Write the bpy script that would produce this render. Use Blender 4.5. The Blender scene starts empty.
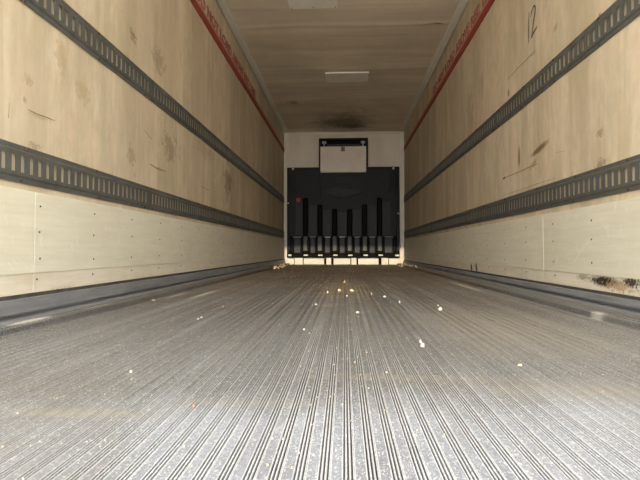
import bpy, bmesh, math, random
from mathutils import Vector, Matrix, noise
random.seed(7)
C = bpy.context.scene.collection
R = math.radians

# ------------------------------------------------------------------ camera
F = 465.0
CAM = Vector((0, 0, .262))
YAW, PITCH = R(3.02), R(1.29)
cam = bpy.data.cameras.new('camera'); camo = bpy.data.objects.new('camera', cam); C.objects.link(camo)
cam.sensor_width = 36; cam.lens = F/640*36; cam.clip_start = .01; cam.clip_end = 500
camo.location = CAM; camo.rotation_euler = (R(90)+PITCH, 0, YAW)
bpy.context.scene.camera = camo
# ------------------------------------------------------------------ sky, sun, exposure
SUN_EL = R(14.2)
w = bpy.data.worlds.new('sky'); bpy.context.scene.world = w; w.use_nodes = True
nt = w.node_tree; nt.nodes.clear()
bg = nt.nodes.new('ShaderNodeBackground')          # an even, bright hazy sky
bg.inputs['Color'].default_value = (.90, .93, .945, 1); bg.inputs['Strength'].default_value = 6.2
wo = nt.nodes.new('ShaderNodeOutputWorld')
nt.links.new(bg.outputs[0], wo.inputs[0])
sl = bpy.data.lights.new('sun', 'SUN'); sl.energy = 2.6; sl.angle = R(.6); sl.color = (1, .86, .66)
so = bpy.data.objects.new('sun', sl); C.objects.link(so); so.rotation_euler = (R(90)-SUN_EL, 0, 0); so.location = (0, -6, 4)
vs = bpy.context.scene.view_settings
vs.view_transform = 'Standard'; vs.look = 'None'; vs.gamma = 1; vs.use_curve_mapping = False
vs.exposure = .15

# ------------------------------------------------------------------ sizes of the trailer box
XL, XR = -1.25, 1.22
YB, YF = .06, 9.56          # open rear, front bulkhead wall
ZC = 2.711
FZ = -.026                    # top of the ribbed floor; the smooth edge strips lie at 0

_q = camo.rotation_euler.to_matrix()
def ray(px, py): return (_q @ Vector(((px-320)/F, -(py-240)/F, -1))).normalized()
def hit(px, py, axis, val):  # where the sight line through a photo pixel meets an axis-aligned surface
    d = ray(px, py); t = (val-CAM[axis])/d[axis]
    return CAM + d*t
def onL(px, py): p = hit(px, py, 0, XL); return (p.y, p.z)
def onR(px, py): p = hit(px, py, 0, XR); return (p.y, p.z)
def onF(px, py): p = hit(px, py, 2, FZ); return (p.x, p.y)
def onB(px, py, y=YF): p = hit(px, py, 1, y); return (p.x, p.z)

# ------------------------------------------------------------------ materials
class Nodes:
    def __init__(s, name):
        s.m = bpy.data.materials.new(name); s.m.use_nodes = True
        s.t = s.m.node_tree; s.t.nodes.clear()
        s.out = s.n('ShaderNodeOutputMaterial'); s.b = s.n('ShaderNodeBsdfPrincipled')
        s.l(s.b.outputs[0], s.out.inputs[0])
        s.pos = s.n('ShaderNodeNewGeometry').outputs['Position']
    def n(s, k): return s.t.nodes.new(k)
    def l(s, a, b): s.t.links.new(a, b)
    def put(s, sock, v):
        if hasattr(v, 'is_output'): s.l(v, sock)
        else: sock.default_value = v
    def math(s, op, a, b=0.0, clamp=False):
        n = s.n('ShaderNodeMath'); n.operation = op; n.use_clamp = clamp
        s.put(n.inputs[0], a); s.put(n.inputs[1], b); return n.outputs[0]
    def scaled(s, sc, off=(0, 0, 0)):
        n = s.n('ShaderNodeVectorMath'); n.operation = 'MULTIPLY_ADD'
        s.l(s.pos, n.inputs[0]); n.inputs[1].default_value = sc; n.inputs[2].default_value = off
        return n.outputs[0]
    def noise(s, sc=(1, 1, 1), scale=5, detail=4, rough=.55, off=(0, 0, 0)):
        n = s.n('ShaderNodeTexNoise'); s.l(s.scaled(sc, off), n.inputs['Vector'])
        n.inputs['Scale'].default_value = scale; n.inputs['Detail'].default_value = detail; n.inputs['Roughness'].default_value = rough
        return n.outputs['Fac']
    def vor(s, sc, scale):
        n = s.n('ShaderNodeTexVoronoi'); s.l(s.scaled(sc), n.inputs['Vector']); n.inputs['Scale'].default_value = scale
        return n
    def ramp(s, v, a, b, lo=0.0, hi=1.0):
        n = s.n('ShaderNodeMapRange'); n.clamp = True
        s.put(n.inputs[0], v)
        n.inputs[1].default_value = a; n.inputs[2].default_value = b; n.inputs[3].default_value = lo; n.inputs[4].default_value = hi
        return n.outputs[0]
    def mix(s, f, a, b, mode='MIX'):
        n = s.n('ShaderNodeMix'); n.data_type = 'RGBA'; n.blend_type = mode
        s.put(n.inputs[0], f)
        for sk, v in ((n.inputs[6], a), (n.inputs[7], b)):
            if hasattr(v, 'is_output'): s.l(v, sk)
            else: sk.default_value = (*v[:3], 1)
        return n.outputs[2]
    def blob(s, c, rad, strength=1.0, rot=0.0, wob=.5, soft=.6, nscale=9, plane='yz'):
        # a stain with a shape of its own: an ellipse with a ragged edge at a fixed place on the surface
        sep = s.n('ShaderNodeSeparateXYZ'); s.l(s.pos, sep.inputs[0])
        u, v = (sep.outputs['xyz'.index(plane[0])], sep.outputs['xyz'.index(plane[1])])
        du = s.math('SUBTRACT', u, c[0]); dv = s.math('SUBTRACT', v, c[1])
        co, si = math.cos(rot), math.sin(rot)
        a = s.math('ADD', s.math('MULTIPLY', du, co/rad[0]), s.math('MULTIPLY', dv, si/rad[0]))
        b = s.math('ADD', s.math('MULTIPLY', du, -si/rad[1]), s.math('MULTIPLY', dv, co/rad[1]))
        d = s.math('SQRT', s.math('ADD', s.math('MULTIPLY', a, a), s.math('MULTIPLY', b, b)))
        nz = s.noise((1, 1, 1), max(nscale, 1.6/min(rad)), 5, .7)
        d = s.math('ADD', d, s.math('MULTIPLY', s.math('SUBTRACT', nz, .5), wob*5))
        return s.ramp(d, 1-soft*.7, 1+soft*.3, strength, 0)
    def done(s, col, rough=.6, metal=0, bump=None, bstr=.2, bdist=.01, spec=None):
        s.put(s.b.inputs['Base Color'], (*col[:3], 1) if not hasattr(col, 'is_output') else col)
        s.put(s.b.inputs['Roughness'], rough); s.put(s.b.inputs['Metallic'], metal)
        if spec is not None: s.b.inputs['Specular IOR Level'].default_value = spec
        if bump is not None:
            n = s.n('ShaderNodeBump'); n.inputs['Strength'].default_value = bstr; n.inputs['Distance'].default_value = bdist
            s.l(bump, n.inputs['Height']); s.l(n.outputs[0], s.b.inputs['Normal'])
        return s.m

def wall_material(name, stains, spots):
    k = Nodes(name)
    streak = k.noise((1, 2.2, .16), 2.2, 5, .6)          # runs of grime down the lining
    blotch = k.noise((1, 1, 1), 1.3, 4, .6)
    fine = k.noise((1, 1, .5), 22, 4, .6)
    col = k.mix(k.ramp(streak, .38, .66), (.70, .595, .43), (.56, .455, .305))
    col = k.mix(k.ramp(blotch, .42, .70, 0, .5), col, (.60, .44, .27))
    col = k.mix(k.ramp(fine, .38, .66, 0, .55), col, (.80, .70, .52))
    thin = k.noise((1, 9, .5), 2.0, 4, .7, (3, 5, 1))
    col = k.mix(k.ramp(thin, .56, .74, 0, .5), col, (.40, .30, .18))
    pch = k.noise((1, 1.3, .8), 5, 5, .6, (7, 0, 2))
    col = k.mix(k.ramp(pch, .40, .62, 0, .5), col, (.75, .575, .40))
    olv = k.noise((1, 1.6, .5), 3.2, 5, .65, (0, 6, 2))
    col = k.mix(k.ramp(olv, .46, .66, 0, .7), col, (.50, .415, .26))
    bnd = k.noise((.2, 1.7, .07), 1.6, 5, .65, (2, 9, 5))   # tall darker bands along the lining
    col = k.mix(k.ramp(bnd, .44, .60, 0, .55), col, (.46, .375, .245))
    v = k.vor((1, 1, .8), 6.0)                            # small flecks of rust
    n2 = k.noise((1, 1, 1), 3, 2, .5, (9, 2, 4))
    fl = k.math('MULTIPLY', k.ramp(v.outputs['Distance'], .04, .09, 1, 0), k.ramp(n2, .52, .6, 0, .7))
    col = k.mix(fl, col, (.22, .13, .06))
    for c, rad, rot, st, cc, wob in stains:
        col = k.mix(k.blob(c, rad, st*(.75 if st < .7 else 1), rot, wob), col, cc)
    return k.done(col, .62, 0, k.math('ADD', k.noise((1, 1, 1), 35, 3, .6), k.noise((1, 1.5, .4), 4, 3)), .18, .006, .3)

def simple(name, c1, c2, scale=20, rough=.5, metal=0, sc=(1, 1, 1), bstr=.1, spec=None):
    k = Nodes(name); nz = k.noise(sc, scale, 4, .6)
    return k.done(k.mix(k.ramp(nz, .35, .68), c1, c2), rough, metal, nz, bstr, .003, spec)

BR = (.15, .08, .035); DK = (.07, .045, .025); TAN = (.42, .29, .15)
def st(fn, px, py, rad, rot, s, c, wob=.5): return (fn(px, py), rad, R(rot), s, c, wob)
M = {}
M['wall_left'] = wall_material('stained lining left', [
    st(onL, 62, 57, (.035, .075), 10, .55, TAN, .7), st(onL, 84, 92, (.06, .05), 0, .6, TAN, .8),
    st(onL, 94, 31, (.03, .012), -40, .6, BR, .7), st(onL, 128, 57, (.03, .03), 0, .55, TAN, .8), st(onL, 133, 36, (.05, .03), -40, .6, BR, .9),
    st(onL, 170, 147, (.14, .09), 0, .55, BR, 1.0), st(onL, 229, 182, (.13, .16), 0, .65, BR, 1.0), st(onL, 160, 60, (.10, .07), 0, .45, BR, 1.0),
    st(onL, 30, 80, (.03, .02), 0, .4, BR, .8), st(onL, 35, 146, (.035, .018), 0, .5, BR, 1.0), st(onL, 132, 155, (.05, .05), 0, .45, BR, 1.0),
    st(onL, 205, 150, (.25, .08), 0, .25, BR, .8)], None)
M['wall_right'] = wall_material('stained lining right', [
    st(onR, 539, 149, (.135, .022), -8.5, .85, BR, .3), st(onR, 518.5, 157, (.022, .075), 0, .75, BR, .3),
    st(onR, 533, 164, (.06, .02), -20, .6, BR, .9), st(onR, 600, 166, (.05, .03), -20, .6, BR, 1.0), st(onR, 600, 133, (.03, .02), 0, .6, BR, .8),
    st(onR, 482, 85, (.03, .12), 0, .45, BR, .9), st(onR, 470, 120, (.1, .3), 0, .35, BR, .8), st(onR, 556, 27, (.03, .02), -30, .5, BR, .8),
    st(onR, 449, 85, (.05, .18), 0, .3, BR, .8), st(onR, 508, 93, (.02, .03), 0, .7, DK, .8), st(onR, 599, 19, (.012, .03), 0, .8, DK, .8)], None)

k = Nodes('grey-brown ceiling lining')
b1 = k.noise((.25, 2.5, 1), 1.6, 5, .6); b2 = k.noise((1, 1, 1), 1.1, 4, .6, (4, 0, 0)); b3 = k.noise((.35, 6, 1), 1.5, 3, .6, (0, 8, 0))
col = k.mix(k.ramp(b1, .35, .68), (.82, .70, .53), (.66, .555, .42))
col = k.mix(k.ramp(b2, .45, .72, 0, .5), col, (.50, .43, .34))
col = k.mix(k.ramp(b3, .56, .72, 0, .35), col, (.42, .33, .23))
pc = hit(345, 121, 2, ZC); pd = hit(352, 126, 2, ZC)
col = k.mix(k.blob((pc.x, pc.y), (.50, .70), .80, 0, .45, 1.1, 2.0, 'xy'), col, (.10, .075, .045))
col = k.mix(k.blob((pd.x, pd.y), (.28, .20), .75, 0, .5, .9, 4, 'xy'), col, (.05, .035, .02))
pe = hit(293, 103, 2, ZC)
col = k.mix(k.blob((pe.x, pe.y), (.10, .12), .5, 0, .8, .9, 6, 'xy'), col, (.14, .10, .06))
M['ceiling'] = k.done(col, .55, 0, k.math('ADD', k.noise((1, 1, 1), 30, 3), b1), .12, .006, .35)

k = Nodes('scuffed cream kick panel')
gr = k.noise((1, .5, 6), 7, 5, .65); lg = k.noise((1, 1, 1), 1.7, 4, .6); scr = k.noise((1, 7, 3), 4, 3, .7)
col = k.mix(k.ramp(gr, .38, .68), (.79, .735, .575), (.71, .65, .50))
col = k.mix(k.ramp(lg, .48, .72, 0, .35), col, (.64, .57, .42))
col = k.mix(k.ramp(scr, .60, .68, 0, .35), col, (.90, .87, .76))
M['kick'] = k.done(col, .5, 0, gr, .15, .004, .4)

def base_material(name, extra):
    k = Nodes(name)
    gr = k.noise((1, .6, 7), 6, 5, .65); lg = k.noise((1, 1, 1), 2.2, 4, .6)
    col = k.mix(k.ramp(gr, .38, .68), (.80, .73, .59), (.72, .63, .48))
    col = k.mix(k.ramp(lg, .52, .72, 0, .5), col, (.60, .48, .32))
    for c, rad, rot, s_, cc, wob in extra:
        col = k.mix(k.blob(c, rad, s_, rot, wob, .6, 14), col, cc)
    return k.done(col, .65, 0, gr, .25, .006, .25)
M['base_left'] = base_material('weathered plywood base left', [st(onL, 60, 290, (.08, .015), 0, .5, TAN, .8)])
M['base_right'] = base_material('rotted plywood base right', [
    st(onR, 606, 281.5, (.12, .026), 0, 1.0, (.03, .019, .01), .3), st(onR, 622, 287, (.12, .025), 0, .8, TAN, .9),
    st(onR, 634, 282, (.06, .022), 0, .95, (.035, .022, .012), .9), st(onR, 585, 277, (.06, .014), 0, .6, BR, .9),
    st(onR, 472.5, 268, (.028, .05), -20, .95, DK, .25), st(onR, 477.5, 268, (.028, .05), -20, .95, DK, .25), st(onR, 440, 266, (.2, .03), 0, .4, TAN, .9)])

def floor_material():
    k = Nodes('worn grey aluminium floor')
    oi = k.n('ShaderNodeObjectInfo')
    grain = k.noise((6, .35, 1), 30, 3, .6); blot = k.noise((1, .5, 1), 1.6, 5, .6); mid = k.noise((1, .45, 1), 7, 5, .65, (2, 3, 0))
    col = k.mix(k.ramp(oi.outputs['Random'], 0, 1), (.078, .080, .084), (.18, .181, .185))
    wide = k.noise((7, .16, 1), 2.6, 4, .75, (1, 4, 0))
    col = k.mix(k.ramp(wide, .44, .56, 0, .85), col, (.088, .084, .078))
    col = k.mix(k.ramp(grain, .35, .68, 0, .55), col, (.18, .178, .175))
    col = k.mix(k.ramp(mid, .43, .62, 0, .65), col, (.105, .10, .093))
    sy = k.n('ShaderNodeSeparateXYZ'); k.l(k.pos, sy.inputs[0])       # tread worn by the doors, light falloff painted in, to a slanting dusty line
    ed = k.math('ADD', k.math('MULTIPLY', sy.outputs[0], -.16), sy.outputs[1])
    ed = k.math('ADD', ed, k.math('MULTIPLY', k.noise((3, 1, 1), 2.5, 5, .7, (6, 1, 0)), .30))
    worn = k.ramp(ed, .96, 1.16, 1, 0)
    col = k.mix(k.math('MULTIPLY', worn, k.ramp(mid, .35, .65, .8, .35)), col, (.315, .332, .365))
    sp0 = k.noise((1, .55, 1), 330, 2, .6)
    col = k.mix(k.math('MULTIPLY', k.ramp(sp0, .56, .68), .55), col, (.70, .69, .66))
    col = k.mix(k.ramp(sp0, .44, .34, 0, .45), col, (.10, .10, .105))
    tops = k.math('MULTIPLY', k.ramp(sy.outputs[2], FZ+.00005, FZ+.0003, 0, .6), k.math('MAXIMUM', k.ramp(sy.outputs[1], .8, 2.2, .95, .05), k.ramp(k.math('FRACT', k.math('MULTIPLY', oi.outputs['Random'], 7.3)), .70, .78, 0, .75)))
    tops = k.math('MULTIPLY', tops, k.ramp(sy.outputs[2], FZ+.004, FZ+.008, 1, 0))   # high ridges rubbed bright, with highlights painted in, strongest by the doors
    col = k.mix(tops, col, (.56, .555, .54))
    v = k.vor((1, .8, 1), 260)
    sp = k.math('MULTIPLY', k.ramp(v.outputs['Distance'], .10, .24, 1, 0), k.ramp(k.noise((1, 1, 1), 40, 2, .5), .48, .58))
    col = k.mix(sp, col, (.80, .79, .76))
    v2 = k.vor((1, .8, 1), 230)
    sp2 = k.math('MULTIPLY', k.ramp(v2.outputs['Distance'], .2, .34, 1, 0), k.ramp(k.noise((1, 1, 1), 30, 2, .5, (5, 5, 5)), .50, .60))
    col = k.mix(k.math('MULTIPLY', sp2, .6), col, (.14, .14, .15))
    dirt = k.ramp(blot, .50, .68, 0, .7)
    col = k.mix(dirt, col, (.175, .155, .125))
    # brown mud towards the front end
    mud = k.ramp(k.math('ADD', sy.outputs[1], k.math('MULTIPLY', k.noise((1, .5, 1), 3, 4, .6, (3, 1, 0)), 5)), 4.5, 9.5, 0, .85)
    col = k.mix(mud, col, (.15, .10, .05))
    # a dusty tide mark across the floor near the doors, and mud trodden in on the right
    for (px, py, rad, s_) in ((90, 413, (.16, .025), .4), (420, 378, (.26, .03), .35), (250, 402, (.2, .018), .3), (560, 390, (.22, .07), .3), (540, 330, (.35, .5), .25), (470, 320, (.3, .6), .3)):
        col = k.mix(k.blob(onF(px, py), rad, s_, 0, .4, .9, 12, 'xy'), col, (.34, .295, .225))
    for (px, py, rad, s_) in ((30, 321, (.03, .12), .8), (100, 306, (.012, .12), .5), (205, 290, (.02, .3), .6), (178, 291, (.02, .2), .45), (598, 313, (.02, .05), .7), (465, 283, (.03, .5), .5)):
        col = k.mix(k.blob(hit(px, py, 2, 0)[:2], rad, s_, 0, .35, .9, 14, 'xy'), col, (.72, .68, .60))
    pp = onF(345, 288)
    col = k.mix(k.blob(pp, (.2, 1.0), .45, 0, .9, .9, 6, 'xy'), col, (.42, .35, .24))
    ro = k.ramp(blot, .4, .7, .50, .68)
    return k.done(col, ro, .12, k.math('ADD', grain, k.noise((1, 1, 1), 120, 2)), .15, .002, .5)
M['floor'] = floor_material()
k = Nodes('dirt packed in the floor slots')
g1 = k.noise((2.2, .5, 1), 1.5, 5, .7, (2, 2, 0)); g2 = k.noise((1, .3, 1), 25, 3, .6)
sy = k.n('ShaderNodeSeparateXYZ'); k.l(k.pos, sy.inputs[0])
f_ = k.math('ADD', k.ramp(g1, .38, .56), k.ramp(sy.outputs[1], .8, 3.5, -.35, .25), True)
col = k.mix(f_, (.03, .028, .025), (.17, .152, .125)); col = k.mix(k.ramp(g2, .4, .65, 0, .5), col, (.10, .09, .075))
M['groove'] = k.done(col, .85, 0)
k = Nodes('dull grey aluminium kerb')
gr = k.noise((3, .3, 3), 12, 4, .6); bl = k.noise((1, .8, 1), 4, 4, .6)
col = k.mix(k.ramp(gr, .35, .7), (.30, .305, .315), (.20, .205, .215)); col = k.mix(k.ramp(bl, .5, .68, 0, .6), col, (.36, .36, .36))
M['kerb'] = k.done(col, .5, .4, gr, .1, .003)
k = Nodes('dull galvanised rail')
gr = k.noise((1, 1, 1), 14, 5, .65); bl = k.noise((1, 1, .5), 3, 4, .6, (1, 1, 1))
col = k.mix(k.ramp(gr, .36, .68), (.150, .149, .132), (.098, .098, .087)); col = k.mix(k.ramp(bl, .5, .7, 0, .6), col, (.18, .155, .12))
M['rail'] = k.done(col, .48, .3, gr, .12, .003)
M['groove2'] = simple('black grime', (.045, .042, .036), (.10, .09, .07), 14, .8)
M['bolt'] = simple('dark screw', (.05, .045, .04), (.10, .08, .06), 60, .5, .5)
M['rust'] = simple('rusty screw', (.10, .06, .03), (.05, .035, .025), 60, .7)
M['red'] = simple('faded red paint', (.36, .035, .022), (.27, .03, .02), 9, .6)
M['red_pale'] = simple('faded red lettering paint', (.42, .16, .11), (.34, .11, .075), 9, .6)
M['pink'] = simple('pale pink paint edge', (.50, .27, .20), (.46, .24, .17), 9, .6)
M['ink'] = simple('black marker ink', (.03, .028, .025), (.06, .05, .04), 30, .7)
M['scratch'] = simple('brown scratch', (.30, .19, .10), (.17, .10, .05), 30, .8)
M['cove'] = simple('pale grey cove strip', (.78, .75, .66), (.70, .66, .56), 5, .5, 0, (1, .3, 1))
M['patch'] = simple('pale patch panel', (.90, .86, .76), (.82, .77, .66), 6, .45)
M['black'] = simple('black moulded plastic', (.007, .007, .006), (.011, .011, .010), 12, .55, 0, (1, 1, 1), .1, .3)
M['black_dull'] = simple('charcoal plastic sheet', (.009, .0092, .008), (.014, .014, .012), 10, .6, 0, (1, 1, 1), .1, .35)
M['black_deep'] = simple('deep black rubber', (.0015, .0015, .0015), (.003, .003, .003), 12, .7, 0, (1, 1, 1), .1, .15)
M['greyplastic'] = simple('scuffed grey plastic', (.028, .028, .025), (.045, .044, .039), 16, .5)
M['pocket'] = simple('dark grey plastic', (.017, .017, .015), (.026, .026, .023), 14, .5, 0, (1, 1, 1), .1, .35)
M['web'] = simple('dark ribbed plastic', (.0155, .016, .0135), (.022, .022, .019), 14, .55, 0, (1, 1, 1), .1, .35)
M['white'] = simple('cream painted board', (.82, .77, .64), (.74, .68, .54), 8, .5)
M['frontwall'] = simple('stained cream front wall', (.80, .70, .56), (.70, .60, .46), 4, .6, 0, (1, 1, .4))
M['frame'] = simple('cream edge trim', (.80, .73, .60), (.72, .65, .52), 6, .5)
M['duct'] = simple('beige duct cover', (.80, .68, .54), (.72, .60, .47), 5, .4)
M['steel'] = simple('pale bracket metal', (.42, .42, .42), (.30, .30, .31), 20, .4, .5)
M['redtag'] = simple('red plastic tag', (.45, .04, .025), (.35, .03, .02), 20, .5)
M['brown'] = simple('brown plate', (.22, .14, .06), (.16, .10, .05), 20, .5)
M['chip'] = simple('tan wood chip', (.62, .49, .32), (.52, .39, .25), 40, .7)
M['chip2'] = simple('orange brown chip', (.44, .26, .13), (.34, .20, .10), 40, .7)
M['paper'] = simple('pale scrap', (.52, .48, .40), (.42, .39, .32), 40, .6)
M['scrape'] = simple('pale scrape', (.86, .83, .75), (.80, .76, .66), 40, .6)
M['grit'] = simple('pale grit', (.62, .54, .40), (.42, .34, .22), 300, .8)
M['yard'] = simple('concrete yard', (.74, .71, .66), (.66, .63, .58), 1, .9)
M['shell'] = simple('white outer skin', (.7, .7, .7), (.65, .65, .65), 2, .5)

# ------------------------------------------------------------------ helpers
def obj(name, bm, mat, parent=None, smooth=False):
    me = bpy.data.meshes.new(name); bm.normal_update(); bm.to_mesh(me); bm.free()
    mats = mat if isinstance(mat, (list, tuple)) else [mat]
    for m_ in mats: me.materials.append(m_)
    if smooth:
        for p in me.polygons: p.use_smooth = True
    o = bpy.data.objects.new(name, me); C.objects.link(o)
    if parent is not None: o.parent = parent
    return o
def share(o, loc, parent=None, name=None, rot=None):
    c = o.copy(); C.objects.link(c); c.location = loc
    if rot is not None: c.rotation_euler = rot
    c.parent = parent if parent is not None else o.parent
    return c
def thing(name, label, cat, loc=(0, 0, 0), group=None):
    o = bpy.data.objects.new(name, None); C.objects.link(o); o.location = loc; o.empty_display_size = .1
    o['label'] = label; o['category'] = cat
    if group: o['group'] = group
    return o
def tag(o, label, cat, group=None):
    o['label'] = label; o['category'] = cat
    if group: o['group'] = group
    return o
def bx(bm, x0, x1, y0, y1, z0, z1, bev=0, mi=0):
    vs_ = [bm.verts.new(p) for p in ((x0,y0,z0),(x1,y0,z0),(x1,y1,z0),(x0,y1,z0),(x0,y0,z1),(x1,y0,z1),(x1,y1,z1),(x0,y1,z1))]
    fs = [bm.faces.new([vs_[i] for i in q]) for q in ((0,3,2,1),(4,5,6,7),(0,1,5,4),(1,2,6,5),(2,3,7,6),(3,0,4,7))]
    for f in fs: f.material_index = mi
    if bev:
        es = list({e for f in fs for e in f.edges})
        bmesh.ops.bevel(bm, geom=es, offset=bev, segments=1, affect='EDGES', profile=.5)
def box(*a, bev=0):
    bm = bmesh.new(); bx(bm, *a, bev=bev); return bm
def extrude_y(profile, y0, y1, close=False, dx=0):
    bm = bmesh.new()
    a = [bm.verts.new((p[0]+dx, y0, p[1])) for p in profile]; b = [bm.verts.new((p[0]+dx, y1, p[1])) for p in profile]
    n = len(profile)
    for i in range(n if close else n-1):
        j = (i+1) % n
        bm.faces.new((a[i], a[j], b[j], b[i]))
    if close:
        bm.faces.new(a[::-1]); bm.faces.new(b)
    bmesh.ops.recalc_face_normals(bm, faces=bm.faces)
    return bm
def disc(bm, c, r, axis, h, n=8):
    # a low screw head: axis 0 = on a side wall facing sign of h, 1 = on the front wall
    mat = Matrix.Translation(c) @ (Matrix.Rotation(R(90), 4, 'Y') if axis == 0 else Matrix.Rotation(R(90), 4, 'X') if axis == 1 else Matrix())
    bmesh.ops.create_cone(bm, cap_ends=True, segments=n, radius1=r, radius2=r*.7 if h > 0 else r, depth=abs(h), matrix=mat)
def ribbon(pts, width, n, thick=.0008):
    # brush stroke lying on a side wall: pts = (y, z) list, n = x of its face
    bm = bmesh.new(); prev = None
    for i, p in enumerate(pts):
        q0 = pts[max(i-1, 0)]; q1 = pts[min(i+1, len(pts)-1)]
        d = Vector((q1[0]-q0[0], q1[1]-q0[1])); d.normalize(); nn = Vector((-d.y, d.x))*width/2*(1 if 0 < i < len(pts)-1 else .5)
        a = bm.verts.new((n, p[0]+nn.x, p[1]+nn.y)); b = bm.verts.new((n, p[0]-nn.x, p[1]-nn.y))
        if prev: bm.faces.new((prev[0], prev[1], b, a))
        prev = (a, b)
    r = bmesh.ops.extrude_face_region(bm, geom=list(bm.faces))
    sgn = 1 if n < 0 else -1
    bmesh.ops.translate(bm, verts=[v for v in r['geom'] if isinstance(v, bmesh.types.BMVert)], vec=(-sgn*thick, 0, 0))
    bmesh.ops.recalc_face_normals(bm, faces=bm.faces)
    return bm

# ------------------------------------------------------------------ the shell: walls, ceiling, floor, front wall
def lining_bulge(y, z):
    r = math.exp(-((((y-.23) % .5)-.25)/.055)**2)*.0045
    return r*(.4+.6*noise.noise(Vector((y*.9, z*.8, 3.1)))**2*2) + .0045*noise.noise(Vector((y*1.1, z*.9, 1.7))) + .002*noise.noise(Vector((y*4, z*2.5, 8.2)))
def wall(name, X, sgn, mat):
    bm = bmesh.new(); ny, nz = 260, 36; grid = []
    for i in range(ny+1):
        y = YB+(YF-YB)*i/ny; row = []
        for j in range(nz+1):
            z = -.02+(ZC+.02)*j/nz
            row.append(bm.verts.new((X+sgn*(lining_bulge(y+(0 if sgn > 0 else 3.3), z)-.003), y, z)))
        grid.append(row)
    for i in range(ny):
        for j in range(nz):
            q = (grid[i][j], grid[i+1][j], grid[i+1][j+1], grid[i][j+1])
            bm.faces.new(q if sgn < 0 else q[::-1])
    xo = X-sgn*.07; xi = X-sgn*.012
    bx(bm, min(xo, xi), max(xo, xi), YB, YF+.08, -.15, ZC+.06, 0, 1)
    o = obj(name, bm, [mat, M['shell']])
    for p in o.data.polygons:
        if p.material_index == 0: p.use_smooth = True
    o['kind'] = 'structure'
    return o
wl = wall('wall_left', XL, 1, M['wall_left']); wr = wall('wall_right', XR, -1, M['wall_right'])

bm = bmesh.new(); ny, nx = 320, 24; grid = []
for i in range(ny+1):
    y = YB+(YF-YB)*i/ny; row = []
    for j in range(nx+1):
        x = XL+(XR-XL)*j/nx
        d = .010*noise.noise(Vector((x*.35, y*1.5, 0))) + .005*noise.noise(Vector((x*.5, y*4.0, 5.2)))
        for s in (2.56, 3.78, 5.0, 6.22, 7.44, 8.66):
            d += .006*math.exp(-((y-s-.02*math.sin(x*3))/.03)**2)
        row.append(bm.verts.new((x, y, ZC-d)))
    grid.append(row)
for i in range(ny):
    for j in range(nx): bm.faces.new((grid[i][j], grid[i][j+1], grid[i+1][j+1], grid[i+1][j])[::-1])
bx(bm, XL-.06, XR+.06, YB, YF+.08, ZC+.03, ZC+.10, 0, 1)
ceiling = obj('ceiling', bm, [M['ceiling'], M['shell']]); ceiling['kind'] = 'structure'
for p in ceiling.data.polygons:
    if p.material_index == 0: p.use_smooth = True
# torn seam in the ceiling lining
p = hit(442, 22, 2, ZC)
bm = bmesh.new()
a = [bm.verts.new(v) for v in ((p.x-.16, p.y, ZC-.008), (p.x-.05, p.y-.012, ZC-.014), (p.x, p.y-.03, ZC-.032), (p.x+.012, p.y+.02, ZC-.012), (p.x-.06, p.y+.015, ZC-.008))]
bm.faces.new(a); bm.faces.new(a[::-1][:3])
bmesh.ops.solidify(bm, geom=bm.faces, thickness=.003)
obj('torn_flap', bm, M['ink'], ceiling)['label'] = 'dark torn end of a ceiling seam'

wb = obj('wall_front', box(XL-.06, XR+.06, YF, YF+.08, -.12, ZC+.06), M['frontwall']); wb['kind'] = 'structure'
fl = obj('floor', box(XL-.02, XR+.02, YB, YF, -.14, FZ-.006), M['groove']); fl['kind'] = 'structure'
gp = obj('ground', box(-40, 40, -60, 40, -1.5, -1.32), M['yard']); gp['kind'] = 'structure'

# floor planks: a flat tread and three slots, one extrusion repeated side by side
X0, X1 = XL+.125, XR-.165; NP = 69; PITCH_X = (X1-X0)/NP
t = PITCH_X/.0292
prof = [(0, -.006), (0, 0), (.0006, .0004), (.0016, .0004), (.0024, -.0002), (.0136, -.0002), (.0144, .0004), (.0156, .0004), (.0160, -.0001), (.0161, -.0026),
        (.0179, -.0026), (.0180, -.0003), (.0186, .0003), (.0202, .0003), (.0208, -.0003), (.0209, -.0026),
        (.0227, -.0026), (.0228, -.0003), (.0234, .0003), (.0250, .0003), (.0256, -.0003), (.0257, -.0026), (.0275, -.0026), (.0276, -.0002), (.0280, .0003), (.0291, .0003), (.0291, -.006)]
bm = extrude_y([(x*t, z) for x, z in prof], YB, YF-.005)
bm.faces.ensure_lookup_table()
for f in bm.faces:
    if f.calc_center_median().z < -.0025 and f.calc_center_median().z > -.0027: f.material_index = 1
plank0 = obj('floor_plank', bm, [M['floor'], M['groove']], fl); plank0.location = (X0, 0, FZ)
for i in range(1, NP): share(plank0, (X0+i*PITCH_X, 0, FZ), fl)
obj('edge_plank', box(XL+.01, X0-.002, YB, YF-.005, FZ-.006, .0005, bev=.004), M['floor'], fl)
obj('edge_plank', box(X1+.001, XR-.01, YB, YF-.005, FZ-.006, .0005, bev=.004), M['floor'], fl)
# raised beads on the smooth edge planks
for x in (XL+.075, XL+.105, XR-.145, XR-.105): obj('edge_bead', box(x, x+.006, YB, YF-.005, .0005, .0025), M['floor'], fl)

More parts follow.
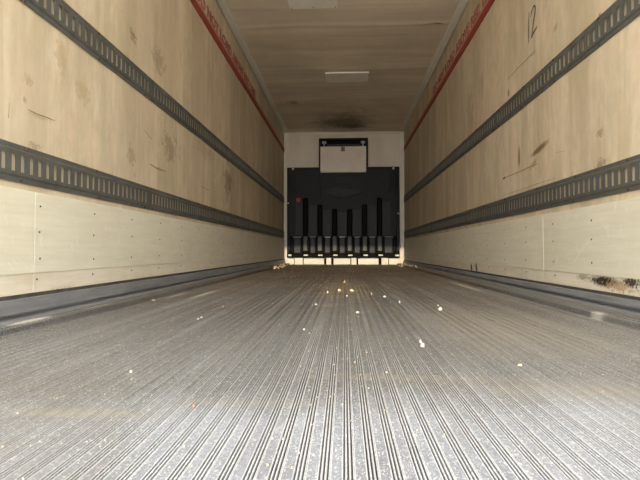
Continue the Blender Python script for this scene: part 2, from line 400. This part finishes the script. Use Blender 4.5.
# side wall bottoms: kerb, base board, kick panels with their screws
def side(name, wallo, X, s, base_z, plate_z, plate_top, seams, basemat, cols):
    sd = 'left' if s > 0 else 'right'
    k_ = obj('baseboard_'+sd, extrude_y([(X, 0.0005), (X, base_z-.014), (X+s*.013, base_z-.014), (X+s*.024, base_z-.017), (X+s*.034, .030), (X+s*.033, .025), (X+s*.015, .021), (X+s*.015, .012), (X+s*.046, .008), (X+s*.052, .0005)], YB, YF-.01, True), M['kerb'])
    k_['kind'] = 'structure'
    ks = sorted((X-s*.002, X+s*.012))
    obj('kerb_seal', box(ks[0], ks[1], YB, YF-.012, base_z-.0138, base_z-.001), M['groove2'], k_)['label'] = 'dark dirty seal strip along the kerb top'
    xa = sorted((X-s*.004, X+s*.010))
    sc = None
    bnds = [YB+.001]+[q for q in seams]+[YF-.012]
    for a, b in zip(bnds[:-1], bnds[1:]):
        bb = obj('base_board', box(xa[0], xa[1], a+.0006, b-.0006, base_z, plate_z-.001, bev=.0015), basemat, wallo)
        ka = sorted((X-s*.004, X+s*.014))
        kp = obj('kick_panel', box(ka[0], ka[1], a+.0006, b-.0006, plate_z-.003, plate_top, bev=.001), M['kick'], wallo)
        for c in cols:
            if not (a+.01 < c < b-.01): continue
            hs = [(kp, z+random.uniform(-.006, .006), X+s*.0145) for z in (plate_z+.05, plate_z+.165, plate_z+.265)]+[(bb, (base_z+plate_z)/2+.012, X+s*.0105)]
            for par, z, xx in hs:
                if sc is None:
                    q = bmesh.new(); disc(q, (0, 0, 0), .0052, 0, .003); sc = obj('screw', q, M['bolt'], par); sc.location = (xx, c, z)
                else: share(sc, (xx, c+random.uniform(-.01, .01), z), par)
    return k_
yl = [1.815+.41*i-1.64 for i in range(24)]
yr = [onR(594, 238)[0]+.41*i-1.64 for i in range(25)]
sL = onL(31, 262)[0]; sR = onR(545.5, 245)[0]
yl = [onL(36.5, 231)[0]+.41*i-1.64 for i in range(24)]
side('left', wl, XL, 1, .093, .175, .496, [sL, sL+2.44, sL+4.88, sL+7.32], M['base_left'], [y for y in yl if YB < y < YF-.1])
side('right', wr, XR, -1, .070, .146, .481, [sR-2.44, sR, sR+2.44, sR+4.88], M['base_right'], [y for y in yr if YB < y < YF-.1])

# ceiling coves
for i, (X, s) in enumerate(((XL, 1), (XR, -1))):
    o = obj('trim_%d' % (i+1), extrude_y([(X+s*.003, ZC-.006), (X+s*.014, ZC-.014), (X+s*.082, ZC-.019), (X+s*.094, ZC-.017), (X+s*.095, ZC+.012), (X+s*.003, ZC+.012)], YB, YF-.001, True), M['cove'])
    o['kind'] = 'structure'

# ------------------------------------------------------------------ slotted cargo rails
SLOT = .0508
def rail_section_bm(X, s, z0, y0, y1, phase):
    H = .146; n0, n1, th = .003, .0095, .0022
    bm = bmesh.new()
    def V(n, y, z): return bm.verts.new((X+s*n, y, z0+z))
    def strip(pts):
        a = [V(n, y0, z) for n, z in pts]; b = [V(n, y1, z) for n, z in pts]
        for i in range(len(pts)-1): bm.faces.new((a[i], a[i+1], b[i+1], b[i]))
    zs0, zs1 = .040, .106
    strip([(0, 0), (n0, 0), (n0, .019), (n1, .026), (n1, zs0)])
    strip([(n1, zs1), (n1, .120), (n0, .127), (n0, H), (0, H)])
    sw = .0215
    k0 = math.ceil((y0-phase)/SLOT+.35); k1 = math.floor((y1-phase)/SLOT-.35)
    ys = [phase+i*SLOT for i in range(k0, k1+1)]
    cur = y0
    for yc in ys+[None]:
        e = (yc-sw/2) if yc is not None else y1
        bm.faces.new([V(n1, cur, zs0), V(n1, cur, zs1), V(n1, e, zs1), V(n1, e, zs0)])
        if yc is None: break
        f = yc+sw/2
        o_ = [V(n1, e, zs0), V(n1, e, zs1), V(n1, f, zs1), V(n1, f, zs0)]; i_ = [V(n1-th, e, zs0), V(n1-th, e, zs1), V(n1-th, f, zs1), V(n1-th, f, zs0)]
        for a in range(4):
            b = (a+1) % 4; bm.faces.new((o_[a], o_[b], i_[b], i_[a]))
        cur = f
    for y in (y0, y1):
        bm.faces.new([V(n, y, z) for n, z in ((0, 0), (n0, 0), (n0, .019), (n1, .026), (n1, zs0), (n1, zs1), (n1, .120), (n0, .127), (n0, H), (0, H))])
    bmesh.ops.remove_doubles(bm, verts=bm.verts, dist=1e-5)
    bmesh.ops.recalc_face_normals(bm, faces=bm.faces)
    return bm
bolt0 = None
def rail(X, s, z0, joints, phase, label):
    global bolt0
    t_ = thing('cargo_rail', label, 'rail', (X, YB, z0), 'slotted cargo rails along the side walls')
    bn = [YB+.002]+joints+[YF-.014]
    for a, b in zip(bn[:-1], bn[1:]):
        m_ = rail_section_bm(0, s, 0, a+.002-YB, b-.002-YB, phase-YB)
        sec = obj('rail_section', m_, M['rail'], t_)
        nb = max(1, int((b-a)/.41))
        for i in range(nb):
            y = a+.05+(b-a-.1)*(i/(max(nb-1, 1)))-YB
            for z in (.0095, .1365):
                yy = y+random.uniform(-.03, .03)
                yy = min(max(yy, a-YB+.02), b-YB-.02)
                if bolt0 is None:
                    q = bmesh.new(); disc(q, (0, 0, 0), .0068, 0, .005); bolt0 = obj('bolt', q, M['rust'], sec); bolt0.location = (s*.0055, yy, z)
                else: share(bolt0, (s*.0055, yy, z), sec)
    return t_
p0 = onL(11.3, 160)[0]; p1 = onL(51, 8)[0]; p2 = onR(608, 175)[0]; p3 = onR(595.5, 41)[0]
rail(XL, 1, .522, [2.90, 5.95, 9.0], p0, 'slotted steel rail low on the left wall, just above its cream kick panels')
rail(XL, 1, 1.228, [2.90, 5.95, 9.0], p1, 'slotted steel rail high on the left wall, between lower rail and red stripe')
jr = onR(507, 210)[0]; ju = onR(497, 124)[0]
rail(XR, -1, .514, [jr-3.05, jr, jr+3.05], p2, 'slotted steel rail low on the right wall, just above its cream kick panels')
rail(XR, -1, 1.235, [ju-3.05, ju, ju+3.05], p3, 'slotted steel rail high on the right wall, under the handwritten 12')

# ------------------------------------------------------------------ red load line and lettering
TXT = 'DO NOT LOAD ABOVE RED LINE'
for wallo, X, s in ((wl, XL, 1), (wr, XR, -1)):
    xa = sorted((X-s*.002, X+s*.0062))
    obj('red_stripe', box(xa[0], xa[1], YB+.01, YF-.01, 2.292, 2.362), M['red'], wallo)['label'] = 'faded red load line stripe'
    obj('stripe_fringe', box(xa[0], xa[1]-.0006 if s > 0 else xa[1], YB+.01, YF-.01, 2.3625, 2.392) if s > 0 else box(xa[0]+.0006, xa[1], YB+.01, YF-.01, 2.3625, 2.392), M['pink'], wallo)['label'] = 'pale pink edge of the red stripe'
    cu = bpy.data.curves.new('lettering', 'FONT'); cu.body = TXT; cu.size = .205; cu.extrude = .0035; cu.space_character = 1.0; cu.resolution_u = 2; cu.offset = .003
    tmp = bpy.data.objects.new('tmp', cu); C.objects.link(tmp)
    bpy.context.view_layer.update()
    me = bpy.data.meshes.new_from_object(tmp.evaluated_get(bpy.context.evaluated_depsgraph_get()))
    bpy.data.objects.remove(tmp); me.name = 'red_lettering'
    me.materials.clear(); me.materials.append(M['red_pale'])
    wtxt = max(v.co.x for v in me.vertices); L = 2.62; k_ = L/wtxt
    for v in me.vertices:
        u = v.co.x*k_; zz = v.co.y*.70; n = v.co.z
        v.co = (X+s*(.003+n), (6.42-L+u) if s > 0 else (6.40-u), 2.397+zz)
    o = bpy.data.objects.new('red_lettering', me); C.objects.link(o); o.parent = wallo; o['label'] = 'faded red capital lettering above the stripe'

# handwriting and scratches on the walls
def mark(wallo, fn, pts, width, mat, name, label=None, off=.0055):
    X = XL if fn is onL else XR; s = 1 if fn is onL else -1
    o = obj(name, ribbon([fn(*q) for q in pts], width, X+s*off), mat, wallo)
    if label: o['label'] = label
mark(wr, onR, [(529.7, 12), (529.4, 28), (529.2, 43)], .0095, M['ink'], 'ink_stroke', 'black handwritten upright stroke of the number 12')
mark(wr, onR, [(531.6, 17), (532.3, 12), (534, 7), (535.5, 5.4), (536.2, 7.5), (535.6, 13), (534.2, 22), (532.2, 38), (534, 33), (538, 26)], .0095, M['ink'], 'ink_stroke', 'black handwritten looped figure two')
mark(wr, onR, [(509, 79), (518, 68.5), (529, 58), (536, 50)], 0.0036, M['scratch'], 'scratch')
mark(wr, onR, [(536, 52.5), (530, 57), (522, 65)], 0.0024, M['scratch'], 'scratch')
mark(wr, onR, [(505, 178), (512, 175), (520, 171.7), (530, 167), (540, 163.5)], 0.0042, M['scratch'], 'scratch')
mark(wr, onR, [(503.8, 179), (506, 177)], .02, M['ink'], 'scratch')
mark(wr, onR, [(504, 195), (520, 190), (540, 183), (556, 178)], 0.0024, M['scratch'], 'scratch')
mark(wr, onR, [(556, 153), (566, 150.5)], 0.0024, M['scratch'], 'scratch')
mark(wr, onR, [(480.5, 78), (480.2, 95)], 0.0048, M['scratch'], 'scratch')
mark(wl, onL, [(27, 109.5), (36, 114), (46, 117.5), (54, 120.8)], 0.0036, M['scratch'], 'scratch')
mark(wl, onL, [(149, 164), (157, 168.5), (166, 171.5)], 0.0060, M['scratch'], 'scratch')
mark(wl, onL, [(158, 167), (161, 171)], 0.0060, M['scratch'], 'scratch')
mark(wl, onL, [(200, 186), (209, 190.5)], 0.0072, M['scratch'], 'scratch')
mark(wl, onL, [(228, 178), (231, 183), (229, 190)], 0.0120, M['scratch'], 'scratch')
mark(wl, onL, [(8, 103), (7.2, 118)], 0.0024, M['scratch'], 'scratch')
mark(wl, onL, [(130.5, 31.5), (133, 35.5), (136.5, 39.5)], 0.0054, M['scratch'], 'scratch')
mark(wl, onL, [(143, 130), (151, 139)], 0.0048, M['scratch'], 'scratch')

for pts, w_ in (([(545.2, 219), (545.6, 245), (546.2, 270.5)], .007), ([(577, 263), (582, 253), (590, 244), (596, 240)], .004), ([(573, 250), (584, 243), (592, 240)], .003),
               ([(528, 252), (538, 240)], .005), ([(512, 255), (522, 243)], .005), ([(505, 254), (512, 246)], .005)):
    mark(wr, onR, pts, w_, M['scrape'], 'scrape', None, .0148)
for pts, w_ in (([(31.5, 256), (30.5, 271)], .004), ([(4, 262), (12, 271)], .003), ([(9, 259), (19, 270)], .003), ([(15, 258), (25, 269)], .003), ([(133, 255), (140, 262)], .004), ([(66, 249), (76, 259)], .003), ([(180, 244), (184, 262)], .008), ([(196, 247), (197, 262)], .012)):
    mark(wl, onL, pts, w_, M['scrape'], 'scrape', None, .0148)

# ------------------------------------------------------------------ ceiling patch panels
def ceiling_patch(px, y0p, y1p, w_, label):
    a = hit(px, y0p, 2, ZC-.012); b = hit(px, y1p, 2, ZC-.012)
    ya, yb = sorted((a.y, b.y)); xc = (a.x+b.x)/2
    t_ = thing('ceiling_patch', label, 'panel', (xc, (ya+yb)/2, ZC-.012), 'pale patch panels on the ceiling')
    hw, hl = w_/2, (yb-ya)/2
    obj('patch_plate', box(-hw, hw, -hl, hl, -.008, .012, bev=.003), M['patch'], t_)
    r0 = None
    for x in (-hw+.025, 0, hw-.025):
        for y in (-hl+.025, hl-.025):
            if r0 is None:
                q = bmesh.new(); disc(q, (0, 0, 0), .008, 2, .004); r0 = obj('rivet', q, M['steel'], t_); r0.location = (x, y, -.009)
            else: share(r0, (x, y, -.009), t_)
ceiling_patch(312.5, -9, 8, .49, 'larger pale rectangular patch panel on the ceiling at the top edge of the picture')
ceiling_patch(347, 72.5, 82, .60, 'pale rectangular patch panel on the ceiling nearer the front wall and duct box')

# ------------------------------------------------------------------ front wall: edge trim
def bX(px): return onB(px, 200)[0]
def bZ(py): return onB(344, py)[1]
for nm, a in (('wall_trim', (XL+.005, bX(288.6), .0, ZC-.01)), ('wall_trim', (bX(399.8), XR-.005, .0, ZC-.01)), ('wall_trim', (bX(288.8), bX(399.6), bZ(134.2), ZC-.02))):
    obj(nm, box(a[0], a[1], YF-.022, YF+.002, a[2], a[3], bev=.004), M['frame'], wb)
q = bmesh.new(); disc(q, (0, 0, 0), .012, 1, .008); rv = obj('rivet', q, M['steel'], wb); rv.location = (bX(401.8), YF-.025, bZ(132.3))

# ------------------------------------------------------------------ black moulded air bulkhead
YP = YF-.075                                       # its face
def X(px): return onB(px, 210, YP)[0]
def Z(py): return onB(344, py, YP)[1]
bk = thing('air_bulkhead', 'black moulded plastic air return bulkhead with six ribs on the front wall', 'bulkhead', ((X(287)+X(399.5))/2, YP, 0))
ox, oy = bk.location.x, bk.location.y
def part(name, bm, mat, par=bk):
    bmesh.ops.translate(bm, verts=bm.verts, vec=(-ox, -oy, 0)); return obj(name, bm, mat, par)
part('panel', box(X(287), X(399.6), YP, YF-.023, Z(257), Z(167), bev=.01), M['black_dull'])
for a, b in ((X(287.2), X(289.6)), (X(396.6), X(399.4))): part('side_flange', box(a, b, YP-.03, YP+.004, Z(256.5), Z(167.6), bev=.008), M['black'])
part('top_flange', box(X(289.6), X(396.6), YP-.02, YP+.004, Z(169.6), Z(167.4), bev=.006), M['black'])
part('bottom_flange', box(X(287.2), X(399.4), YP-.06, YP+.004, Z(257.6), Z(255.6), bev=.006), M['black_deep'])
# raised lozenge emblem and the worn moulded mark over it
bm = bmesh.new()
cx, cz = X(343), Z(191.5); hw, hh = X(362)-X(343), Z(185)-Z(191.5)
for sc_, yy in ((1.0, 0), ):
    o1 = [(-1, .15), (-.45, 1), (.45, 1), (1, .15), (1, -.15), (.3, -1), (-.3, -1), (-1, -.15)]
    r1 = [bm.verts.new((cx+hw*x, YP+.002, cz+hh*z)) for x, z in o1]
    r2 = [bm.verts.new((cx+hw*x*.96, YP-.012, cz+hh*z*.9)) for x, z in o1]
    r3 = [bm.verts.new((cx+hw*x*.80, YP-.012, cz+hh*z*.62)) for x, z in o1]
    r4 = [bm.verts.new((cx+hw*x*.77, YP-.004, cz+hh*z*.54)) for x, z in o1]
    for ra, rb in ((r1, r2), (r2, r3), (r3, r4)):
        for i in range(8): bm.faces.new((ra[i], ra[(i+1) % 8], rb[(i+1) % 8], rb[i]))
    bm.faces.new(r4)
bmesh.ops.recalc_face_normals(bm, faces=bm.faces)
part('lozenge_emblem', bm, M['web'])['label'] = 'raised lozenge outline moulded in the panel'
bm = bmesh.new()
for a, b, c, d in ((336, 345, 177.3, 178.6), (336.6, 345, 180.6, 181.4), (346.2, 347.2, 176, 180.8), (348.4, 349.2, 176, 180.8), (350.3, 351.6, 176, 180.8)): bx(bm, X(a), X(b), YP-.006, YP+.002, Z(d), Z(c))
part('moulded_mark', bm, M['web'])
# slanting ribs: louvre bars at the upper corners
for pxs in ((389.2, 391.3, 393.4, 395.2), (290.9, 292.8, 294.7)):
    for a in pxs: part('louvre_bar', box(X(a-.55), X(a+.55), YP-.022, YP+.003, Z(193), Z(175), bev=.004), M['black'])
part('side_rib', box(X(365.6), X(366.9), YP-.012, YP+.003, Z(200), Z(174.5), bev=.004), M['black'])
part('side_rib', box(X(320), X(321.2), YP-.012, YP+.003, Z(200), Z(174.5), bev=.004), M['black'])
ribs = [(305.6, 198), (319.9, 204.6), (334.7, 209), (349.5, 209), (364.5, 204.6), (379.4, 198)]
for px, top in ribs:
    zt = Z(top); x0, x1 = X(px-2.5), X(px+2.5)
    rb = part('rib', box(x0, x1, YP-.055, YP+.003, Z(236.5), zt, bev=.016), M['black_deep'])
    # ridges across the rib
    z = Z(234)
    bm = bmesh.new()
    while z < zt-.05:
        bx(bm, x0+.018, x1-.018, YP-.060, YP-.054, z, z+.028); z += .065
    part('rib_ridges', bm, M['black_deep'], rb)['kind'] = 'stuff'
    part('rib_shoe', box(X(px-2.6), X(px+2.8), YP-.085, YP+.003, Z(252), Z(236), bev=.02), M['greyplastic'])
    part('rib_foot', box(X(px-3.6), X(px+3.9), YP-.12, YP+.003, Z(254.3), Z(250.8), bev=.012), M['black_deep'])
    part('glint_pad', box(X(px-1.5), X(px+3.0), YP-.135, YP-.05, Z(255.9), Z(254.5), bev=.006), M['white'])['label'] = 'pale pad added as a sun glint at the foot'  # white pad paints in the sun glint under each foot
for a, b in ((288.9, 292.6), (394.2, 399)):
    part('rib_foot', box(X(a), X(b), YP-.10, YP+.003, Z(254.5), Z(250.5), bev=.012), M['black_deep'])
    part('glint_pad', box(X(a+.2), X(b-.4), YP-.115, YP-.05, Z(256.2), Z(254.5), bev=.006), M['white'])['label'] = 'pale pad added as a sun glint at the foot'
part('gap_shade', box(X(289.7), X(396.5), YP-.014, YP+.002, Z(255.4), Z(236.2), bev=.004), M['black_deep'])  # black sheet added as shade in the gaps between pockets and shoes
edges = [293.0]+[r[0] for r in ribs]+[393.3]
for i, (a, b) in enumerate(zip(edges[:-1], edges[1:])):
    a2 = a+(4.3 if i else .5); b2 = b-(4.1 if i < 6 else .5)
    tp = (201, 205, 210, 212, 210, 205, 201)[i]
    part('bounce_panel', box(X(a2-(1.3 if i else -2)), X(b2+(1.3 if i < 6 else -2)), YP-.010, YP+.003, Z(235.6), Z(tp), bev=.005), M['web'])  # paler plastic between the ribs paints in light bounced off the floor
    pk = part('pocket', box(X(a2), X(b2), YP-.035, YP+.003, Z(253.6), Z(237.2), bev=.02), M['pocket'])
    part('pocket_lip', box(X(a2), X(b2), YP-.045, YP+.002, Z(237.3), Z(236.8), bev=.002), M['steel'], pk)['label'] = 'worn pale lip'
for px in (289.9, 292.4, 394.5): part('edge_ridge', box(X(px-.4), X(px+.4), YP-.05, YP+.003, Z(252), Z(238), bev=.004), M['black'])
q = bmesh.new(); disc(q, (0, 0, 0), .026, 1, .012, 10); s0 = obj('screw', q, M['white'], bk)
for i, (px, py) in enumerate(((293, 168.6), (393.3, 168.9), (398.2, 213.8), (288.3, 203))):
    loc = (X(px)-ox, -.035 if i > 1 else -.024, Z(py)); sc_ = .6 if i > 1 else 1
    if i == 0: s0.location = loc
    else: c_ = share(s0, loc, bk); c_.scale = (sc_, 1, sc_)
rt = part('warning_tag', box(X(296.3), X(300.6), YP-.012, YP+.003, Z(202.4), Z(197.8), bev=.008), M['redtag']); rt['label'] = 'small red tag'

# cream kick board under the bulkhead, in pieces, with four spacer legs in front
KB = thing('kick_board', 'cream sectioned kick board on the floor under the black bulkhead', 'board', (0, YF-.05, FZ))
YK = YF-.05
def kpart(name, px0, px1, y0, y1, z0, z1, mat, bev=.003):
    bm = box(onB(px0, 262, YK)[0], onB(px1, 262, YK)[0], y0, y1, z0, z1, bev=bev); bmesh.ops.translate(bm, verts=bm.verts, vec=(0, -YK, -FZ)); return obj(name, bm, mat, KB)
obj('backing', box(XL+.13, XR-.17, .024, .046, .002, .100-FZ), M['black_deep'], KB)
for a, b in ((287.4, 294.2), (303.6, 324.0), (333.6, 350.4), (358.2, 378.6), (389.0, 399.8)):
    kpart('board_panel', a, b, YK, YK+.022, FZ+.004, Z(258.0), M['white'])
for a, b in ((295.0, 302.9), (326.4, 331.2), (351.3, 356.4), (381.3, 388.1)):
    kpart('spacer_leg', a, b, YK-.05, YK+.018, FZ+.0015, Z(258.0), M['white'])

# ------------------------------------------------------------------ duct box above
YD = YF-.125
def DX(px): return onB(px, 160, YD)[0]
def DZ(py): return onB(344, py, YD)[1]
db = thing('duct_box', 'beige air duct cover in a black frame at the top of the front wall', 'duct', (DX(343), YF, DZ(172)))
dl = db.location.copy()
def dpart(name, bm, mat, par=None):
    bmesh.ops.translate(bm, verts=bm.verts, vec=-dl); return obj(name, bm, mat, par or db)
fr = bmesh.new()
bx(fr, DX(318.9), DX(320.3), YD-.02, YF, DZ(166.4), DZ(138.2)); bx(fr, DX(366.5), DX(368.0), YD-.02, YF, DZ(166.4), DZ(138.2)); bx(fr, DX(320.3), DX(366.5), YD-.02, YF, DZ(139.6), DZ(138.2))
dpart('frame', fr, M['black'])
dpart('cavity', box(DX(320.3), DX(366.5), YF-.012, YF-.001, DZ(166.4), DZ(139.6)), M['black_deep'])
cv = dpart('cover', box(DX(320.2), DX(366.2), YD-.045, YD-.005, DZ(172.8), DZ(146.6), bev=.012), M['duct'])
dpart('top_rail', box(DX(327), DX(360.5), YD-.02, YD+.03, DZ(145.6), DZ(144.3), bev=.004), M['greyplastic'])
for a, b in ((322, 326.4), (360.8, 365)):
    br = bmesh.new(); bx(br, DX(a), DX(b), YD-.03, YD+.02, DZ(143.6), DZ(141.2), .006); bx(br, DX((a+b)/2-.7), DX((a+b)/2+.7), YD-.04, YD-.028, DZ(146.6), DZ(142.2))
    dpart('bracket', br, M['steel'])
dpart('badge', box(DX(341), DX(344.8), YD-.050, YD-.043, DZ(151.8), DZ(147.4), bev=.002), M['brown'], cv)
q = bmesh.new(); disc(q, (0, 0, 0), .012, 1, .008); s1 = obj('rivet', q, M['white'], cv)
for i, (px, py) in enumerate(((338.8, 152.4), (348.8, 164.2), (360.6, 168.4))):
    loc = Vector((DX(px), YD-.048, DZ(py)))-dl
    if i == 0: s1.location = loc
    else: share(s1, loc, cv)

# ------------------------------------------------------------------ loose scraps on the floor
def scrap(name, px, py, wpx, asp, hgt, mat, label, cat, rot=None):
    x, y = onF(px, py); L = wpx*y/F*(.75 if py > 299 else .62)
    bm = bmesh.new(); n = 7; rng = random.Random(int(px*7+py))
    ring = [(L/2*math.cos(2*math.pi*i/n)*rng.uniform(.7, 1.1), L/2*asp*math.sin(2*math.pi*i/n)*rng.uniform(.6, 1.15)) for i in range(n)]
    lo = [bm.verts.new((a, b, 0)) for a, b in ring]; hi = [bm.verts.new((a*.85, b*.85, hgt*rng.uniform(.5, 1.2))) for a, b in ring]
    bm.faces.new(lo[::-1]); c_ = bm.verts.new((0, 0, hgt*1.3))
    for i in range(n):
        bm.faces.new((lo[i], lo[(i+1) % n], hi[(i+1) % n], hi[i])); bm.faces.new((hi[i], hi[(i+1) % n], c_))
    o = obj(name, bm, mat, None); o.location = (x, y, FZ+.0006); o.rotation_euler = (0, 0, rng.uniform(-.5, .5) if rot is None else rot)
    return tag(o, label, cat, 'loose scraps on the trailer floor')
S = [('wood_chip', 153.5, 300.5, 8, .45, .006, 'chip', 'long tan wood chip on the smooth left edge of the floor', 'chip'),
     ('wood_chip', 130.8, 372.5, 6, .5, .004, 'chip', 'tan wood chip on the ribbed floor in the left foreground', 'chip'),
     ('wood_chip', 193.2, 407, 3.6, .9, .004, 'chip2', 'orange brown chip, the nearest scrap left of centre on the floor', 'chip'),
     ('paper_scrap', 198, 319.5, 3.4, .8, .005, 'paper', 'small pale crumb of a close pair left of centre, its left one', 'scrap'),
     ('paper_scrap', 201.5, 318.2, 2.4, .8, .005, 'paper', 'smaller pale crumb of a close pair left of centre, its right one', 'scrap'),
     ('paper_scrap', 223, 307, 3, .7, .005, 'paper', 'tiny pale scrap beyond the crumb pair on the left floor', 'scrap'),
     ('wood_chip', 520, 366, 7, .4, .004, 'chip', 'tan wood chip on the muddy right side of the floor', 'chip'),
     ('paper_scrap', 440.5, 310.3, 7, .45, .012, 'paper', 'curled white scrap right of centre, midway down the floor', 'scrap'),
     ('paper_scrap', 438, 306, 2.6, .8, .006, 'paper', 'white crumb just behind the curled white scrap', 'scrap'),
     ('paper_scrap', 422.5, 347, 7, .5, .010, 'paper', 'crumpled white scrap with a tail in the right middle of the floor', 'scrap'),
     ('paper_scrap', 420.6, 343, 3, .8, .008, 'paper', 'white bit touching the crumpled scrap from behind', 'scrap'),
     ('paper_scrap', 466, 282, 4.5, .6, .015, 'paper', 'pale scrap by the right kerb, farthest of the kerb row', 'scrap'),
     ('paper_scrap', 493.5, 289.5, 5, .6, .012, 'paper', 'pale scrap by the right kerb, middle of the kerb row', 'scrap'),
     ('paper_scrap', 526, 297.5, 4, .8, .012, 'paper', 'pale scrap by the right kerb, nearest of the kerb row', 'scrap'),
     ('paper_scrap', 384.5, 297.3, 6, .35, .008, 'paper', 'thin pale sliver right of the debris cluster far down the floor', 'scrap'),
     ('paper_scrap', 371.8, 294.8, 2.6, .8, .012, 'paper', 'pale crumb between debris cluster and thin sliver', 'scrap'),
     ('paper_scrap', 399.6, 303.2, 2.6, .8, .01, 'paper', 'lone pale crumb right of centre far down the floor', 'scrap'),
     ('paper_scrap', 357.5, 313, 5, .5, .006, 'paper', 'flat pale scrap on the centre line in front of the debris cluster', 'scrap'),
     ('wood_chip', 339.5, 291.2, 8, .4, .012, 'chip', 'tan chip, left one of the debris cluster in the middle far down', 'chip'),
     ('wood_chip', 351.5, 291.3, 8, .4, .012, 'chip', 'tan chip, right one of the debris cluster in the middle far down', 'chip'),
     ('wood_chip', 344.5, 283, 4, .6, .02, 'chip2', 'brown chip behind the debris cluster near the front wall', 'chip'),
     ('wood_chip', 327.5, 293, 3.4, .6, .012, 'chip', 'small tan chip beside the debris cluster on its left', 'chip'),
     ('paper_scrap', 347, 296.4, 3, .9, .008, 'paper', 'pale crumb in front of the debris cluster', 'scrap'),
     ('paper_scrap', 304, 330, 2.8, .8, .004, 'paper', 'white speck of scrap on the ribbed floor just left of centre', 'scrap'),
     ('paper_scrap', 316, 305, 4, .5, .006, 'paper', 'pale flat scrap left of the centre line, behind the white speck', 'scrap'),
     ('paper_scrap', 597, 314, 4.5, .7, .006, 'paper', 'white bent scrap on the floor by the rotted right base board', 'scrap')]
for a in S:
    o = scrap(a[0], a[1], a[2], a[3], a[4], a[5], M[a[6]], a[7], a[8])

# fine grit nobody could count, thick in the far corners
bm = bmesh.new(); rng = random.Random(3)
def crumb(x, y, r, h):
    a0 = rng.uniform(0, 6.28)
    b = [bm.verts.new((x+r*math.cos(a0+i*2.09)*rng.uniform(.6, 1.2), y+r*math.sin(a0+i*2.09)*rng.uniform(.6, 1.2), FZ+.0006)) for i in range(3)]
    tp = bm.verts.new((x, y, FZ+h)); bm.faces.new(b[::-1])
    for i in range(3): bm.faces.new((b[i], b[(i+1) % 3], tp))
for i in range(2600):
    y = .4+9.0*rng.random()**1.3; x = rng.uniform(XL+.07, XR-.07)
    if y > 6.5 and (x < XL+.35 or x > XR-.35): continue
    crumb(x, y, rng.uniform(.0008, .0022)*(1+y*.25), rng.uniform(.0015, .004)*(1+y*.1))
o = obj('floor_grit', bm, M['grit']); o['kind'] = 'stuff'; tag(o, 'pale grit and crumbs scattered over the ribbed floor', 'grit')
bm = bmesh.new()
for side_ in (0, 1):
    for i in range(40):
        y = 6.7+2.75*rng.random()**.7
        if side_ == 0: x = XL+.06+abs(rng.gauss(0, .07))
        else: x = XR-.06-abs(rng.gauss(0, .07))
        crumb(x, y, rng.uniform(.008, .028), rng.uniform(.015, .06))
o = obj('corner_debris', bm, M['chip']); o['kind'] = 'stuff'; tag(o, 'pale broken debris lying along both kerbs near the front wall', 'debris')
